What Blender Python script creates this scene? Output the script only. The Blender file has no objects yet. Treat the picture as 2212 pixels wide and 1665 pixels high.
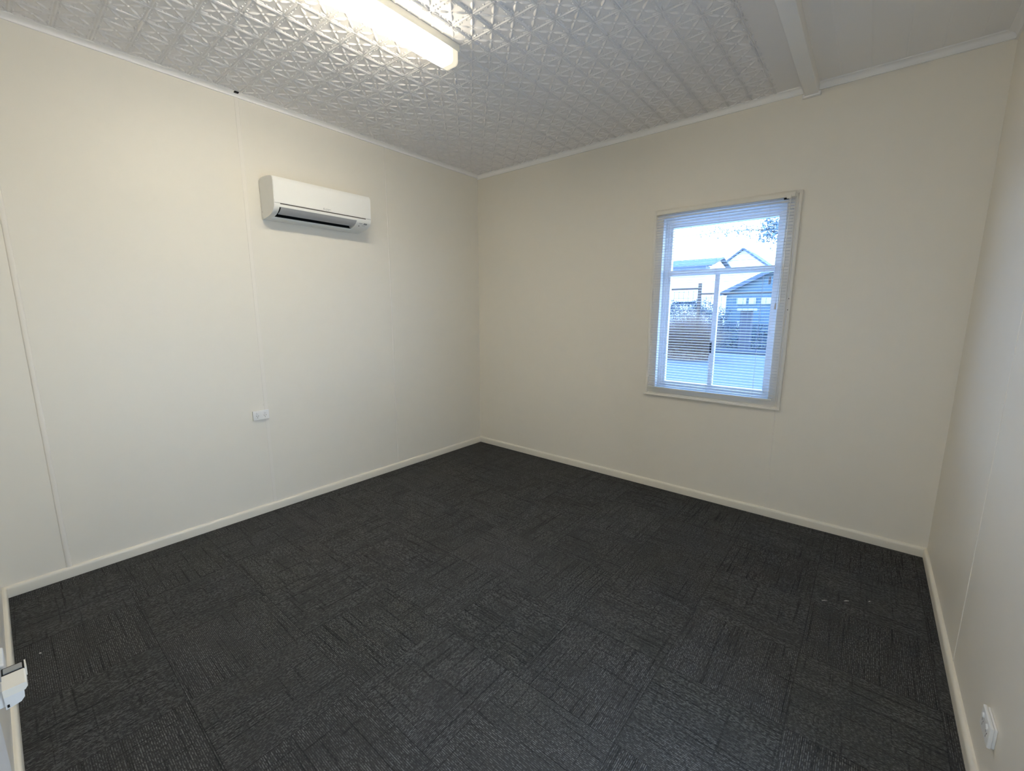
import bpy, bmesh, math, random
import numpy as np
from mathutils import Vector, Matrix
random.seed(7)
PI = math.pi
C = bpy.context.scene.collection
SC = bpy.context.scene

# ---------------------------------------------------------------- materials
def new_mat(name):
    m = bpy.data.materials.new(name); m.use_nodes = True
    nt = m.node_tree
    return m, nt, nt.nodes['Principled BSDF']

def N(nt, t, **kw):
    n = nt.nodes.new(t)
    for k, v in kw.items(): setattr(n, k, v)
    return n

def math_n(nt, op, a, b=None, c=None, clamp=False):
    n = nt.nodes.new('ShaderNodeMath'); n.operation = op; n.use_clamp = clamp
    for i, v in enumerate((a, b, c)):
        if v is None: continue
        if isinstance(v, (int, float)): n.inputs[i].default_value = v
        else: nt.links.new(v, n.inputs[i])
    return n.outputs[0]

def paint(name, col, rough=0.5, spec=0.3, bump=0.0, scale=60, var=0.0, metallic=0.0, detail=3):
    m, nt, b = new_mat(name)
    b.inputs['Base Color'].default_value = (*col, 1)
    b.inputs['Roughness'].default_value = rough
    b.inputs['Specular IOR Level'].default_value = spec
    b.inputs['Metallic'].default_value = metallic
    tc = N(nt, 'ShaderNodeTexCoord')
    nz = N(nt, 'ShaderNodeTexNoise'); nz.inputs['Scale'].default_value = scale; nz.inputs['Detail'].default_value = detail
    nt.links.new(tc.outputs['Object'], nz.inputs['Vector'])
    if bump:
        bp = N(nt, 'ShaderNodeBump'); bp.inputs['Strength'].default_value = bump; bp.inputs['Distance'].default_value = 0.002
        nt.links.new(nz.outputs['Fac'], bp.inputs['Height']); nt.links.new(bp.outputs['Normal'], b.inputs['Normal'])
    if var:
        mx = N(nt, 'ShaderNodeMixRGB'); mx.inputs[1].default_value = (*[c*(1-var) for c in col], 1)
        mx.inputs[2].default_value = (*[min(1, c*(1+var)) for c in col], 1)
        nt.links.new(nz.outputs['Fac'], mx.inputs[0]); nt.links.new(mx.outputs[0], b.inputs['Base Color'])
    return m

M_wall = paint('wall_paint', (0.785, 0.74, 0.65), 0.42, 0.32, 0.10, 9, 0.012)
M_strip = paint('joint_strip_paint', (0.80, 0.755, 0.675), 0.4, 0.3, 0.05, 20)
M_skirt = paint('skirting_gloss_paint', (0.80, 0.75, 0.645), 0.3, 0.45, 0.08, 14)
M_corn = paint('cornice_paint', (0.87, 0.85, 0.82), 0.4, 0.35, 0.12, 16)
M_ceil = paint('pressed_metal_paint', (0.80, 0.775, 0.755), 0.75, 0.10, 0.04, 40)
M_board = paint('ceiling_board_paint', (0.83, 0.81, 0.79), 0.45, 0.35, 0.15, 6)
M_white = paint('white_plastic', (0.80, 0.79, 0.76), 0.35, 0.4, 0.0, 30, 0.01)
M_acw = paint('ac_white_plastic', (0.82, 0.81, 0.77), 0.32, 0.4, 0.0, 30, 0.01)
M_acgrey = paint('ac_flap_painted_shade', (0.38, 0.385, 0.39), 0.4, 0.35, 0.0, 30, 0.01)  # grey darkened to paint in the shade on the down-facing flap
M_dark = paint('dark_recess', (0.012, 0.012, 0.012), 0.6, 0.1, 0, 30, 0.1)
M_seam = paint('seam_brown', (0.10, 0.085, 0.07), 0.6, 0.2, 0, 30, 0.1)
M_print = paint('grey_print', (0.32, 0.32, 0.32), 0.5, 0.3, 0, 30, 0.05)
M_tray = paint('lamp_tray_enamel', (0.74, 0.71, 0.62), 0.4, 0.4, 0, 30, 0.01)
M_case = paint('window_casing_paint', (0.76, 0.72, 0.64), 0.35, 0.4, 0.15, 18)
M_alu = paint('window_frame_powder_coat', (0.78, 0.79, 0.80), 0.35, 0.4, 0, 30, 0.01)
M_slat = paint('blind_slat_enamel', (0.60, 0.575, 0.53), 0.35, 0.4, 0, 30, 0.01)
M_rail = paint('blind_rail_enamel', (0.76, 0.72, 0.63), 0.35, 0.4, 0, 30, 0.01)
M_cord = paint('blind_cord', (0.62, 0.60, 0.58), 0.7, 0.2, 0, 30, 0.05)
M_door = paint('door_paint', (0.74, 0.74, 0.74), 0.4, 0.35, 0.1, 12)
M_lock = paint('lock_cream_enamel', (0.80, 0.77, 0.70), 0.35, 0.4, 0, 30, 0.01)
M_steel = paint('lock_grey_metal', (0.34, 0.35, 0.36), 0.38, 0.5, 0, 30, 0.05, metallic=0.5)
M_lint = paint('lint', (0.62, 0.60, 0.56), 0.9, 0.1, 0.2, 200)

# lamp diffuser: brighter over the tubes, dimmer at the ends the tubes do not reach
LY0, LY1 = -3.065, -1.815
def lamp_mat(name, k, ends):
    m = bpy.data.materials.new(name); m.use_nodes = True; nt = m.node_tree; nt.nodes.clear()
    out = N(nt, 'ShaderNodeOutputMaterial'); em = N(nt, 'ShaderNodeEmission')
    em.inputs['Color'].default_value = (1.0, 0.90, 0.705, 1)
    if ends:
        g = N(nt, 'ShaderNodeNewGeometry'); s = N(nt, 'ShaderNodeSeparateXYZ'); nt.links.new(g.outputs['Position'], s.inputs[0])
        d1 = math_n(nt, 'SUBTRACT', LY1, s.outputs['Y']); d0 = math_n(nt, 'SUBTRACT', s.outputs['Y'], LY0)
        d = math_n(nt, 'MINIMUM', d1, d0)
        f = math_n(nt, 'MULTIPLY_ADD', d, 11.0, -0.40, True)          # tubes stop short of the ends
        z = math_n(nt, 'MULTIPLY_ADD', s.outputs['Z'], -15.0, 15.0*3.056, True)   # less light leaves close to the tray
        f = math_n(nt, 'MULTIPLY', f, math_n(nt, 'MULTIPLY_ADD', math_n(nt, 'POWER', z, 1.8), 0.90, 0.10))
        f = math_n(nt, 'MULTIPLY_ADD', f, k, 0.85); nt.links.new(f, em.inputs['Strength'])
    else: em.inputs['Strength'].default_value = k
    nt.links.new(em.outputs[0], out.inputs[0])
    return m
LAMP = 54.0
M_diff = lamp_mat('lamp_diffuser_glow', LAMP, True)
M_cap = lamp_mat('lamp_end_glow', 0.72, False)

# glass
def glass_mat():
    m = bpy.data.materials.new('window_glass'); m.use_nodes = True; nt = m.node_tree; nt.nodes.clear()
    out = N(nt, 'ShaderNodeOutputMaterial'); t = N(nt, 'ShaderNodeBsdfTransparent'); g = N(nt, 'ShaderNodeBsdfGlossy')
    t.inputs[0].default_value = (0.93, 0.96, 0.97, 1); g.inputs['Roughness'].default_value = 0.02
    mx = N(nt, 'ShaderNodeMixShader'); mx.inputs[0].default_value = 0.05
    nt.links.new(t.outputs[0], mx.inputs[1]); nt.links.new(g.outputs[0], mx.inputs[2]); nt.links.new(mx.outputs[0], out.inputs[0])
    return m
M_glass = glass_mat()

# carpet tiles: tufted rows, quarter turned from tile to tile
def carpet_mat():
    m, nt, b = new_mat('carpet_tile')
    T = 0.482; ox, oy = 2.047, -2.918
    g = N(nt, 'ShaderNodeNewGeometry'); s = N(nt, 'ShaderNodeSeparateXYZ'); nt.links.new(g.outputs['Position'], s.inputs[0])
    u = math_n(nt, 'DIVIDE', math_n(nt, 'SUBTRACT', s.outputs['X'], ox), T)
    v = math_n(nt, 'DIVIDE', math_n(nt, 'SUBTRACT', s.outputs['Y'], oy), T)
    iu = math_n(nt, 'FLOOR', u); iv = math_n(nt, 'FLOOR', v)
    par = math_n(nt, 'FLOORED_MODULO', math_n(nt, 'ADD', iu, iv), 2.0)   # 0 / 1
    # al: along rows, ac: across rows (metres)
    def mix(a, c): 
        return math_n(nt, 'ADD', math_n(nt, 'MULTIPLY', a, par), math_n(nt, 'MULTIPLY', c, math_n(nt, 'SUBTRACT', 1.0, par)))
    al = mix(s.outputs['X'], s.outputs['Y']); ac = mix(s.outputs['Y'], s.outputs['X'])
    wn = N(nt, 'ShaderNodeTexWhiteNoise', noise_dimensions='2D')
    cm = N(nt, 'ShaderNodeCombineXYZ'); nt.links.new(iu, cm.inputs[0]); nt.links.new(iv, cm.inputs[1]); nt.links.new(cm.outputs[0], wn.inputs['Vector'])
    rnd = wn.outputs['Value']
    def noise(sx, sy, z, detail=2, rough=0.6):
        c = N(nt, 'ShaderNodeCombineXYZ')
        nt.links.new(math_n(nt, 'MULTIPLY', al, sx), c.inputs[0]); nt.links.new(math_n(nt, 'MULTIPLY', ac, sy), c.inputs[1])
        nt.links.new(math_n(nt, 'MULTIPLY_ADD', rnd, 31.0, z), c.inputs[2])
        n = N(nt, 'ShaderNodeTexNoise'); n.inputs['Scale'].default_value = 1; n.inputs['Detail'].default_value = detail; n.inputs['Roughness'].default_value = rough
        nt.links.new(c.outputs[0], n.inputs['Vector']); return n.outputs['Fac']
    rows = math_n(nt, 'SINE', math_n(nt, 'MULTIPLY', ac, 2*PI/0.0066))
    rows = math_n(nt, 'MULTIPLY_ADD', rows, 0.5, 0.5)
    dash = noise(85, 150, 1.0, 1)            # broken dashes
    dash = math_n(nt, 'MULTIPLY_ADD', dash, 5.0, -2.2, True)
    patch = noise(5, 9, 2.0, 2)
    patch = math_n(nt, 'MULTIPLY_ADD', patch, 3.0, -0.75, True)
    light = math_n(nt, 'MULTIPLY', math_n(nt, 'MULTIPLY', math_n(nt, 'POWER', rows, 1.6), dash), math_n(nt, 'MULTIPLY_ADD', patch, 0.75, 0.3))
    groove = math_n(nt, 'MULTIPLY_ADD', noise(2.2, 95, 3.0, 2), 9.0, -5.1, True)     # long dark grooves
    cross = math_n(nt, 'MULTIPLY_ADD', noise(90, 3.0, 4.0, 2), 9.0, -5.3, True)      # weaker ones across the rows
    fuzz = noise(300, 300, 5.0, 2)
    dk = math_n(nt, 'SUBTRACT', 1.0, math_n(nt, 'MAXIMUM', math_n(nt, 'MULTIPLY', groove, 0.48), math_n(nt, 'MULTIPLY', cross, 0.42)))
    # tile seams
    fu = math_n(nt, 'ABSOLUTE', math_n(nt, 'SUBTRACT', math_n(nt, 'FRACT', u), 0.5)); fv = math_n(nt, 'ABSOLUTE', math_n(nt, 'SUBTRACT', math_n(nt, 'FRACT', v), 0.5))
    seam = math_n(nt, 'GREATER_THAN', math_n(nt, 'MAXIMUM', fu, fv), 0.4965)
    dk = math_n(nt, 'MULTIPLY', dk, math_n(nt, 'MULTIPLY_ADD', seam, -0.4, 1.0))
    base = math_n(nt, 'MULTIPLY_ADD', fuzz, 0.048, 0.022)
    base = math_n(nt, 'MULTIPLY', base, math_n(nt, 'MULTIPLY_ADD', rnd, 0.22, 0.90))
    tot = math_n(nt, 'MULTIPLY', math_n(nt, 'ADD', base, math_n(nt, 'MULTIPLY', light, 0.13)), dk)
    # faint warm and cool areas of wear
    n2 = N(nt, 'ShaderNodeTexNoise'); n2.inputs['Scale'].default_value = 1.7; n2.inputs['Detail'].default_value = 1
    tc = N(nt, 'ShaderNodeTexCoord'); nt.links.new(tc.outputs['Object'], n2.inputs['Vector'])
    tint = N(nt, 'ShaderNodeMixRGB'); tint.inputs[1].default_value = (1.0, 0.985, 0.94, 1); tint.inputs[2].default_value = (0.96, 0.985, 1.03, 1)
    nt.links.new(n2.outputs['Fac'], tint.inputs[0])
    mul = N(nt, 'ShaderNodeMixRGB', blend_type='MULTIPLY'); mul.inputs[0].default_value = 1
    cg = N(nt, 'ShaderNodeCombineXYZ')
    for i in range(3): nt.links.new(tot, cg.inputs[i])
    nt.links.new(cg.outputs[0], mul.inputs[1]); nt.links.new(tint.outputs[0], mul.inputs[2])
    nt.links.new(mul.outputs[0], b.inputs['Base Color'])
    b.inputs['Roughness'].default_value = 0.95; b.inputs['Specular IOR Level'].default_value = 0.12
    h = math_n(nt, 'MULTIPLY', math_n(nt, 'ADD', math_n(nt, 'MULTIPLY', rows, 0.5), math_n(nt, 'MULTIPLY', fuzz, 0.8)), dk)
    bp = N(nt, 'ShaderNodeBump'); bp.inputs['Strength'].default_value = 0.6; bp.inputs['Distance'].default_value = 0.004
    nt.links.new(h, bp.inputs['Height']); nt.links.new(bp.outputs['Normal'], b.inputs['Normal'])
    return m
M_carpet = carpet_mat()

# ---------------------------------------------------------------- mesh helpers
def link(name, me, mat, parent=None):
    if mat: me.materials.append(mat)
    o = bpy.data.objects.new(name, me); C.objects.link(o)
    if parent: 
        o.parent = parent
        o.matrix_parent_inverse = Matrix.Translation(-parent.location) if not parent.rotation_euler[2] else parent.matrix_world.inverted()
    return o

def tag(o, label=None, cat=None, group=None, kind=None):
    if label: o['label'] = label
    if cat: o['category'] = cat
    if group: o['group'] = group
    if kind: o['kind'] = kind
    return o

def thing(name, loc, label, cat, group=None, kind=None):
    o = bpy.data.objects.new(name, None); C.objects.link(o); o.location = loc; o.empty_display_size = 0.05
    return tag(o, label, cat, group, kind)

def smooth(me, angle=35):
    for p in me.polygons: p.use_smooth = True
    try: me.set_sharp_from_angle(angle=math.radians(angle))
    except Exception: pass

class MB:
    """collects shapes of ONE part into one mesh"""
    def __init__(s): s.v = []; s.f = []
    def add(s, vs, fs):
        b = len(s.v); s.v += [tuple(v) for v in vs]; s.f += [tuple(b+i for i in f) for f in fs]; return s
    def box(s, x0, x1, y0, y1, z0, z1, bev=0.0):
        if bev <= 0:
            vs = [(x, y, z) for x in (x0, x1) for y in (y0, y1) for z in (z0, z1)]
            return s.add(vs, [(0,1,3,2),(4,6,7,5),(0,4,5,1),(2,3,7,6),(0,2,6,4),(1,5,7,3)])
        bm = bmesh.new(); bmesh.ops.create_cube(bm, size=1)
        for v in bm.verts:
            v.co = Vector(((x0+x1)/2+v.co.x*(x1-x0), (y0+y1)/2+v.co.y*(y1-y0), (z0+z1)/2+v.co.z*(z1-z0)))
        bmesh.ops.bevel(bm, geom=bm.edges[:], offset=bev, segments=3, profile=0.5, affect='EDGES')
        bm.verts.index_update(); s.add([v.co[:] for v in bm.verts], [[v.index for v in f.verts] for f in bm.faces]); bm.free(); return s
    def prism(s, pts, a, b, axis='y', order=None):
        """closed outline pts (p,q) swept from a to b along axis: y -> (p,a,q), x -> (a,p,q), z -> (p,q,a)"""
        f = {'y': lambda p, q, t: (p, t, q), 'x': lambda p, q, t: (t, p, q), 'z': lambda p, q, t: (p, q, t)}[axis]
        n = len(pts); vs = [f(p, q, a) for p, q in pts]+[f(p, q, b) for p, q in pts]
        fs = [(i, (i+1) % n, n+(i+1) % n, n+i) for i in range(n)]+[tuple(range(n))[::-1], tuple(range(n, 2*n))]
        return s.add(vs, fs)
    def tube(s, pts, r, n=8):
        pts = [Vector(p) for p in pts]; rings = []
        for i, p in enumerate(pts):
            d = (pts[min(i+1, len(pts)-1)]-pts[max(i-1, 0)]).normalized()
            up = Vector((0, 0, 1)) if abs(d.z) < 0.9 else Vector((1, 0, 0))
            a = d.cross(up).normalized(); b = d.cross(a)
            rr = r[i] if isinstance(r, (list, tuple)) else r
            rings.append([p+a*math.cos(2*PI*k/n)*rr+b*math.sin(2*PI*k/n)*rr for k in range(n)])
        vs = [v for rg in rings for v in rg]; fs = []
        for i in range(len(rings)-1):
            for k in range(n): fs.append((i*n+k, i*n+(k+1) % n, (i+1)*n+(k+1) % n, (i+1)*n+k))
        fs += [tuple(range(n))[::-1], tuple((len(rings)-1)*n+k for k in range(n))]
        return s.add(vs, fs)
    def build(s, name, mat, parent=None, sm=None):
        me = bpy.data.meshes.new(name); me.from_pydata(s.v, [], s.f)
        bm = bmesh.new(); bm.from_mesh(me); bmesh.ops.recalc_face_normals(bm, faces=bm.faces[:]); bm.to_mesh(me); bm.free()
        if sm: smooth(me, sm)
        me.update()
        return link(name, me, mat, parent)

# ---------------------------------------------------------------- room measures (metres)
XL, XR = -0.018, 4.031
YB, YF = 0.018, -3.869            # window wall, doorway wall
H = 3.10
WT = 0.13                         # wall thickness
def struct(o): o['kind'] = 'structure'; return o

# floor
struct(MB().box(XL-WT, XR+WT, -5.9, YB+WT, -0.12, 0.0).build('floor', M_carpet))

# walls
struct(MB().box(XL-WT, XL, YF-WT, YB+WT, 0, H+0.05).build('wall_left', M_wall))
RY0, RY1, RZ = -3.13, -2.33, 2.06                       # doorway in the right wall, just out of frame
wr = MB(); wr.box(XR, XR+WT, RY1, YB+WT, 0, H+0.05).box(XR, XR+WT, YF-WT, RY0, 0, H+0.05).box(XR, XR+WT, RY0, RY1, RZ, H+0.05)
struct(wr.build('wall_right', M_wall))
# porch room behind that doorway
pq = MB(); pq.box(5.3, 5.4, -3.9, -1.5, 0, 2.7).box(XR+WT, 5.4, -1.5, -1.4, 0, 2.7).box(XR+WT, 5.4, -4.0, -3.9, 0, 2.7).box(XR+WT, 5.4, -4.0, -1.4, 2.7, 2.8).box(XR+WT, 5.4, -4.0, -1.4, -0.1, 0)
struct(pq.build('wall_porch', M_wall))
rj = MB(); rj.box(XR-0.016, XR, RY1, RY1+0.068, 0, RZ+0.068, 0.003).box(XR-0.016, XR, RY0-0.068, RY0, 0, RZ+0.068, 0.003).box(XR-0.016, XR, RY0, RY1, RZ, RZ+0.068, 0.003)
rj.box(XR, XR+WT, RY1-0.02, RY1, 0, RZ).box(XR, XR+WT, RY0, RY0+0.02, 0, RZ)
struct(rj.build('trim_12', M_skirt, sm=40))
OX0, OX1, OZ0, OZ1 = 2.152, 3.038, 0.935, 2.362        # window opening
wb = MB()
xs = [XL, OX0, OX1, XR]; zs = [0, OZ0, OZ1, H+0.05]
def hole_wall(mb, xs, zs, y0, y1):
    for y in (y0, y1):
        for i in range(3):
            for j in range(3):
                if i == 1 and j == 1: continue
                mb.add([(xs[i], y, zs[j]), (xs[i+1], y, zs[j]), (xs[i+1], y, zs[j+1]), (xs[i], y, zs[j+1])], [(0, 1, 2, 3)])
    a, b, c, d = xs[1], xs[2], zs[1], zs[2]
    mb.add([(a, y0, c), (b, y0, c), (b, y1, c), (a, y1, c), (a, y0, d), (b, y0, d), (b, y1, d), (a, y1, d)],
           [(0, 1, 2, 3), (4, 5, 6, 7), (0, 3, 7, 4), (1, 2, 6, 5)])
    a, b, c, d = xs[0], xs[3], zs[0], zs[3]
    mb.add([(a, y0, c), (b, y0, c), (b, y1, c), (a, y1, c), (a, y0, d), (b, y0, d), (b, y1, d), (a, y1, d)],
           [(0, 1, 2, 3), (4, 5, 6, 7), (0, 3, 7, 4), (1, 2, 6, 5)])
hole_wall(wb, xs, zs, YB, YB+WT)
struct(wb.build('wall_back', M_wall))
DX0, DX1, DZ = 3.225, 3.99, 2.06                        # doorway the camera looks in from
wf = MB()
wf.box(XL, DX0, YF-WT, YF, 0, H+0.05); wf.box(DX1, XR, YF-WT, YF, 0, H+0.05); wf.box(DX0, DX1, YF-WT, YF, DZ, H+0.05)
struct(wf.build('wall_front', M_wall))
# hall behind the doorway
hl = MB(); hl.box(2.2, 2.3, -5.9, YF-WT, 0, 2.7).box(4.9, 5.0, -5.9, -4.0, 0, 2.7).box(2.2, 5.0, -6.0, -5.9, 0, 2.7).box(2.2, 5.0, -6.0, YF-WT, 2.7, 2.8).box(4.1, 5.0, -6.0, YF-WT, -0.1, 0.0)
struct(hl.build('wall_hall', M_wall))

# ---- pressed metal ceiling: real relief
def smoothstep(a, b, x):
    t = np.clip((x-a)/(b-a), 0, 1); return t*t*(3-2*t)
def relief(X, Y):
    c = 0.1514; U = (X-0.0198)/c; V = (Y-0.0280)/c
    u = U-np.floor(U); v = V-np.floor(V)
    du = np.minimum(u, 1-u); dv = np.minimum(v, 1-v)         # distance to nearest rib
    su = u-0.5; sv = v-0.5
    h = np.zeros_like(u)
    # ribs: cord of two strands along y, wide flat bead along x; a small stud on each crossing
    near = np.sqrt(du**2+dv**2)
    taper = smoothstep(0.05, 0.16, dv)
    w = 0.014+0.012*taper
    cord = np.maximum(0, 1-((np.abs(np.where(u > 0.5, u-1, u))-w)/(w*0.80))**2)
    h = np.maximum(h, 0.0052*np.sqrt(cord)*(0.75+0.25*taper))
    taper2 = smoothstep(0.05, 0.12, du)
    bead = 1-smoothstep(0.018*taper2+0.006, 0.024*taper2+0.014, dv)
    h = np.maximum(h, 0.0036*bead)
    h = np.maximum(h, 0.0040*np.sqrt(np.maximum(0, 1-(near/0.035)**2)))
    # corner coordinates along / across the diagonal
    s = (du+dv)/math.sqrt(2); t = (du-dv)/math.sqrt(2)      # s 0 at crossing, .7071 at centre
    r = 0.7071-s
    # petals
    q = np.clip((r-0.070)/(0.53-0.070), 0, 1)
    wid = 0.060*np.sin(PI*np.clip(q, 0, 1)**0.80)**1.15+1e-6
    pet = np.where((r > 0.070) & (r < 0.53), np.maximum(0, 1-np.abs(t)/wid), 0)
    h = np.maximum(h, 0.0052*np.power(pet, 0.6)*np.clip(wid/0.05, 0, 1))
    h = np.maximum(h, 0.0046*np.sqrt(np.maximum(0, 1-((su**2+sv**2)/0.045**2))))
    # curls either side of the petal tip
    at = np.abs(t)
    k = np.clip((s-0.09)/0.17, 0, 1)
    cx = 0.012+0.105*k**1.5
    cw = 0.012+0.010*k
    curl = np.where((s > 0.09) & (s < 0.27), np.maximum(0, 1-((at-cx)/cw)**2), 0)
    h = np.maximum(h, 0.0042*np.sqrt(curl))
    bulb = np.maximum(0, 1-(((s-0.262)/0.032)**2+((at-0.128)/0.022)**2)); h = np.maximum(h, 0.0044*np.sqrt(bulb))
    # buds along the ribs
    for (ps, pt, rs, rt) in ((0.335, 0.215, 0.030, 0.020), (0.175, 0.075, 0.018, 0.015)):
        bud = np.maximum(0, 1-(((s-ps)/rs)**2+((at-pt)/rt)**2)); h = np.maximum(h, 0.0036*np.sqrt(bud))
    return h
def pressed_ceiling():
    x0, x1, y0, y1 = XL, 3.08, YF, YB
    nx = 1500; xs = np.linspace(x0, x1, nx)
    ys = np.concatenate([np.linspace(y0, -2.6, 400)[:-1], np.linspace(-2.6, y1, 1250)]); ny = len(ys)   # finer where the relief is seen from near
    X, Y = np.meshgrid(xs, ys)
    hgt = relief(X, Y)*1.35
    hgt += 0.0006*np.sin(X*5.1+0.7)*np.sin(Y*4.3)+0.0004*np.sin(X*11+Y*7)
    hgt *= 1-smoothstep(2.90, 2.93, X)*0.97
    co = np.empty((ny, nx, 3), np.float32); co[..., 0] = X; co[..., 1] = Y; co[..., 2] = H-hgt
    nq = (nx-1)*(ny-1)
    idx = np.arange(nx*ny).reshape(ny, nx)
    q = np.stack([idx[:-1, :-1], idx[1:, :-1], idx[1:, 1:], idx[:-1, 1:]], -1).reshape(-1)
    me = bpy.data.meshes.new('ceiling')
    me.vertices.add(nx*ny); me.vertices.foreach_set('co', co.reshape(-1))
    me.loops.add(nq*4); me.loops.foreach_set('vertex_index', q.astype(np.int32))
    me.polygons.add(nq); me.polygons.foreach_set('loop_start', np.arange(0, nq*4, 4, dtype=np.int32))
    me.polygons.foreach_set('use_smooth', np.ones(nq, bool))
    me.update(calc_edges=True); me.validate()
    return link('ceiling', me, M_ceil)
struct(pressed_ceiling())
# board ceiling right of the beam, narrow grooves between boards
cb = MB()
edges = [3.10, 3.265, 3.418, 3.576, 3.732, 3.888, XR]
for i in range(len(edges)-1):
    a, b = edges[i], edges[i+1]; g = 0.006
    cb.prism([(a, H+0.0015), (a+g, H), (b-g, H), (b, H+0.0015), (b, H+0.02), (a, H+0.02)], YF, YB, 'y')
struct(cb.build('ceiling_boards', M_board))
struct(MB().box(XL-WT, XR+WT, YF-WT, YB+WT, H+0.021, H+0.12).build('ceiling_roof', M_board))
# beam (cover strip over the ceiling change)
bb = MB(); bb.box(3.071, 3.149, YF, YB, 3.032, H+0.003, 0.004); bb.box(3.064, 3.071, YF, YB, 3.075, H)
struct(bb.build('trim_1', M_corn, sm=40))

# cornices
def arc_profile(w, h, n=6):
    """scotia in the corner: p away from the wall, q down from the ceiling"""
    pts = [(0, 0), (w, 0), (w, 0.006), (w-0.004, 0.007)]
    for i in range(n+1):
        a = PI/2*i/n; pts.append((w-0.005-(w-0.012)*math.sin(a), 0.008+(h-0.014)*(1-math.cos(a))))
    pts += [(0.011, h-0.005), (0.011, h), (0, h)]
    return pts
cl = MB(); P = arc_profile(0.042, 0.031); cl.prism([(XL+p, H-q) for p, q in P], YF, YB, 'y'); struct(cl.build('trim_2', M_corn, sm=30))
cf = MB(); P = arc_profile(0.034, 0.044)
cf.prism([(YB-p, H-q) for p, q in P], XL, 3.071, 'x'); cf.prism([(YB-p, H-q) for p, q in P], 3.149, XR, 'x')
cf.box(3.058, 3.162, YB-0.030, YB, 3.022, 3.046, 0.004)
struct(cf.build('trim_3', M_corn, sm=30))
cr = MB(); P = arc_profile(0.045, 0.050); cr.prism([(XR-p, H-q) for p, q in P], YF, YB, 'y'); struct(cr.build('trim_4', M_corn, sm=30))
# missing chip in the left cornice
struct(MB().box(0.008, 0.030, -2.432, -2.405, H-0.013, H-0.0055, 0.002).build('trim_5', M_dark))

# skirtings: bullnosed top
def skirt_profile(t=0.018, h=0.066, n=6):
    pts = [(0, 0), (t-0.002, 0), (t, 0.012), (t, h-0.018)]
    for i in range(1, n+1):
        a = PI/2*i/n; pts.append((t-0.013+0.013*math.cos(a), h-0.018+0.018*math.sin(a)))
    pts += [(0, h)]
    return pts
SP = skirt_profile()
struct(MB().prism([(XL+p, q) for p, q in SP], YF, YB, 'y').build('baseboard_left', M_skirt, sm=30))
struct(MB().prism([(YB-p, q) for p, q in SP], XL, XR, 'x').build('baseboard_back', M_skirt, sm=30))
br_ = MB().prism([(XR-p, q) for p, q in SP], RY1+0.068, YB, 'y').prism([(XR-p, q) for p, q in SP], YF, RY0-0.068, 'y'); struct(br_.build('baseboard_right', M_skirt, sm=30))
struct(MB().prism([(YF+p, q) for p, q in SP], XL, DX0-0.07, 'x').build('baseboard_front', M_skirt, sm=30))

# cover strips over the wall sheet joints
def bead(w, t, n=6):
    return [(-w/2, -0.001)]+[(-w/2*math.cos(PI*i/n), t*math.sin(PI*i/n)**0.7) for i in range(n+1)]+[(w/2, -0.001)]
def strip_left(y, w, t, name):
    mb = MB(); n = [(XL+q, y+p) for p, q in bead(w, t)]; mb.prism(n, 0.066, H-0.026, 'z'); struct(mb.build(name, M_strip, sm=50))
strip_left(-1.204, 0.011, 0.0035, 'trim_6')
m7 = MB(); m7.box(XL, XL+0.0025, -2.424, -2.399, 0.066, H-0.024, 0.001); m7.box(XL, XL+0.0012, -2.397, -2.392, 0.9, H-0.024); struct(m7.build('trim_7', M_strip))
strip_left(-3.601, 0.024, 0.007, 'trim_8')
mb = MB(); mb.prism([(3.0935+p, YB-q) for p, q in bead(0.008, 0.0022)], 0.066, 0.868, 'z'); struct(mb.build('trim_9', M_strip, sm=50))
mb = MB(); mb.prism([(XR-q, -1.187+p) for p, q in bead(0.008, 0.0022)], 0.066, H-0.05, 'z'); struct(mb.build('trim_10', M_strip, sm=50))

# ---------------------------------------------------------------- window
win = thing('window_1', ((OX0+OX1)/2, YB, OZ0), None, None, kind='structure')
def mitred(outer, inner, y_out, y_in, prof):
    """picture frame of four mitred members; prof = [(fraction outer->inner, y)]"""
    mb = MB(); (ax0, ax1, az0, az1) = outer; (bx0, bx1, bz0, bz1) = inner
    rings = []
    for f, y in prof:
        x0 = ax0+(bx0-ax0)*f; x1 = ax1+(bx1-ax1)*f; z0 = az0+(bz0-az0)*f; z1 = az1+(bz1-az1)*f
        rings.append([(x0, y, z0), (x1, y, z0), (x1, y, z1), (x0, y, z1)])
    vs = [v for r in rings for v in r]; fs = []
    for i in range(len(rings)-1):
        for k in range(4): fs.append((4*i+k, 4*i+(k+1) % 4, 4*i+4+(k+1) % 4, 4*i+4+k))
    return mb.add(vs, fs)
cas = mitred((2.068, 3.122, 0.864, 2.434), (OX0, OX1, OZ0, OZ1), 0, 0,
             [(0, YB), (0, 0.000), (0.04, -0.003), (0.22, -0.003), (0.30, 0.004), (0.36, 0.004), (0.42, -0.001), (0.99, -0.001), (1.036, 0.002), (1.036, 0.058)])
cas.build('casing', M_case, win, sm=25)
MB().box(2.056, 3.124, -0.012, YB, 0.860, 0.872, 0.003).build('sill_bead', M_case, win, sm=40)
fr = mitred((OX0, OX1, OZ0, OZ1), (2.212, 2.982, 0.978, 2.290), 0, 0,
            [(0, 0.052), (0.35, 0.052), (0.35, 0.060), (0.62, 0.060), (0.62, 0.068), (1.0, 0.070), (1.0, 0.11), (0, 0.11), (0, 0.052)])
fr.build('window_frame', M_alu, win)
tr = MB(); tr.box(2.20, 2.99, 0.056, 0.11, 1.893, 1.940, 0.003); tr.box(2.20, 2.99, 0.048, 0.058, 1.908, 1.925, 0.002); tr.build('transom', M_alu, win, sm=40)
ml = MB(); ml.box(2.575, 2.611, 0.060, 0.10, 0.972, 1.895, 0.003); ml.build('meeting_stile', M_alu, win, sm=40)
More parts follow.
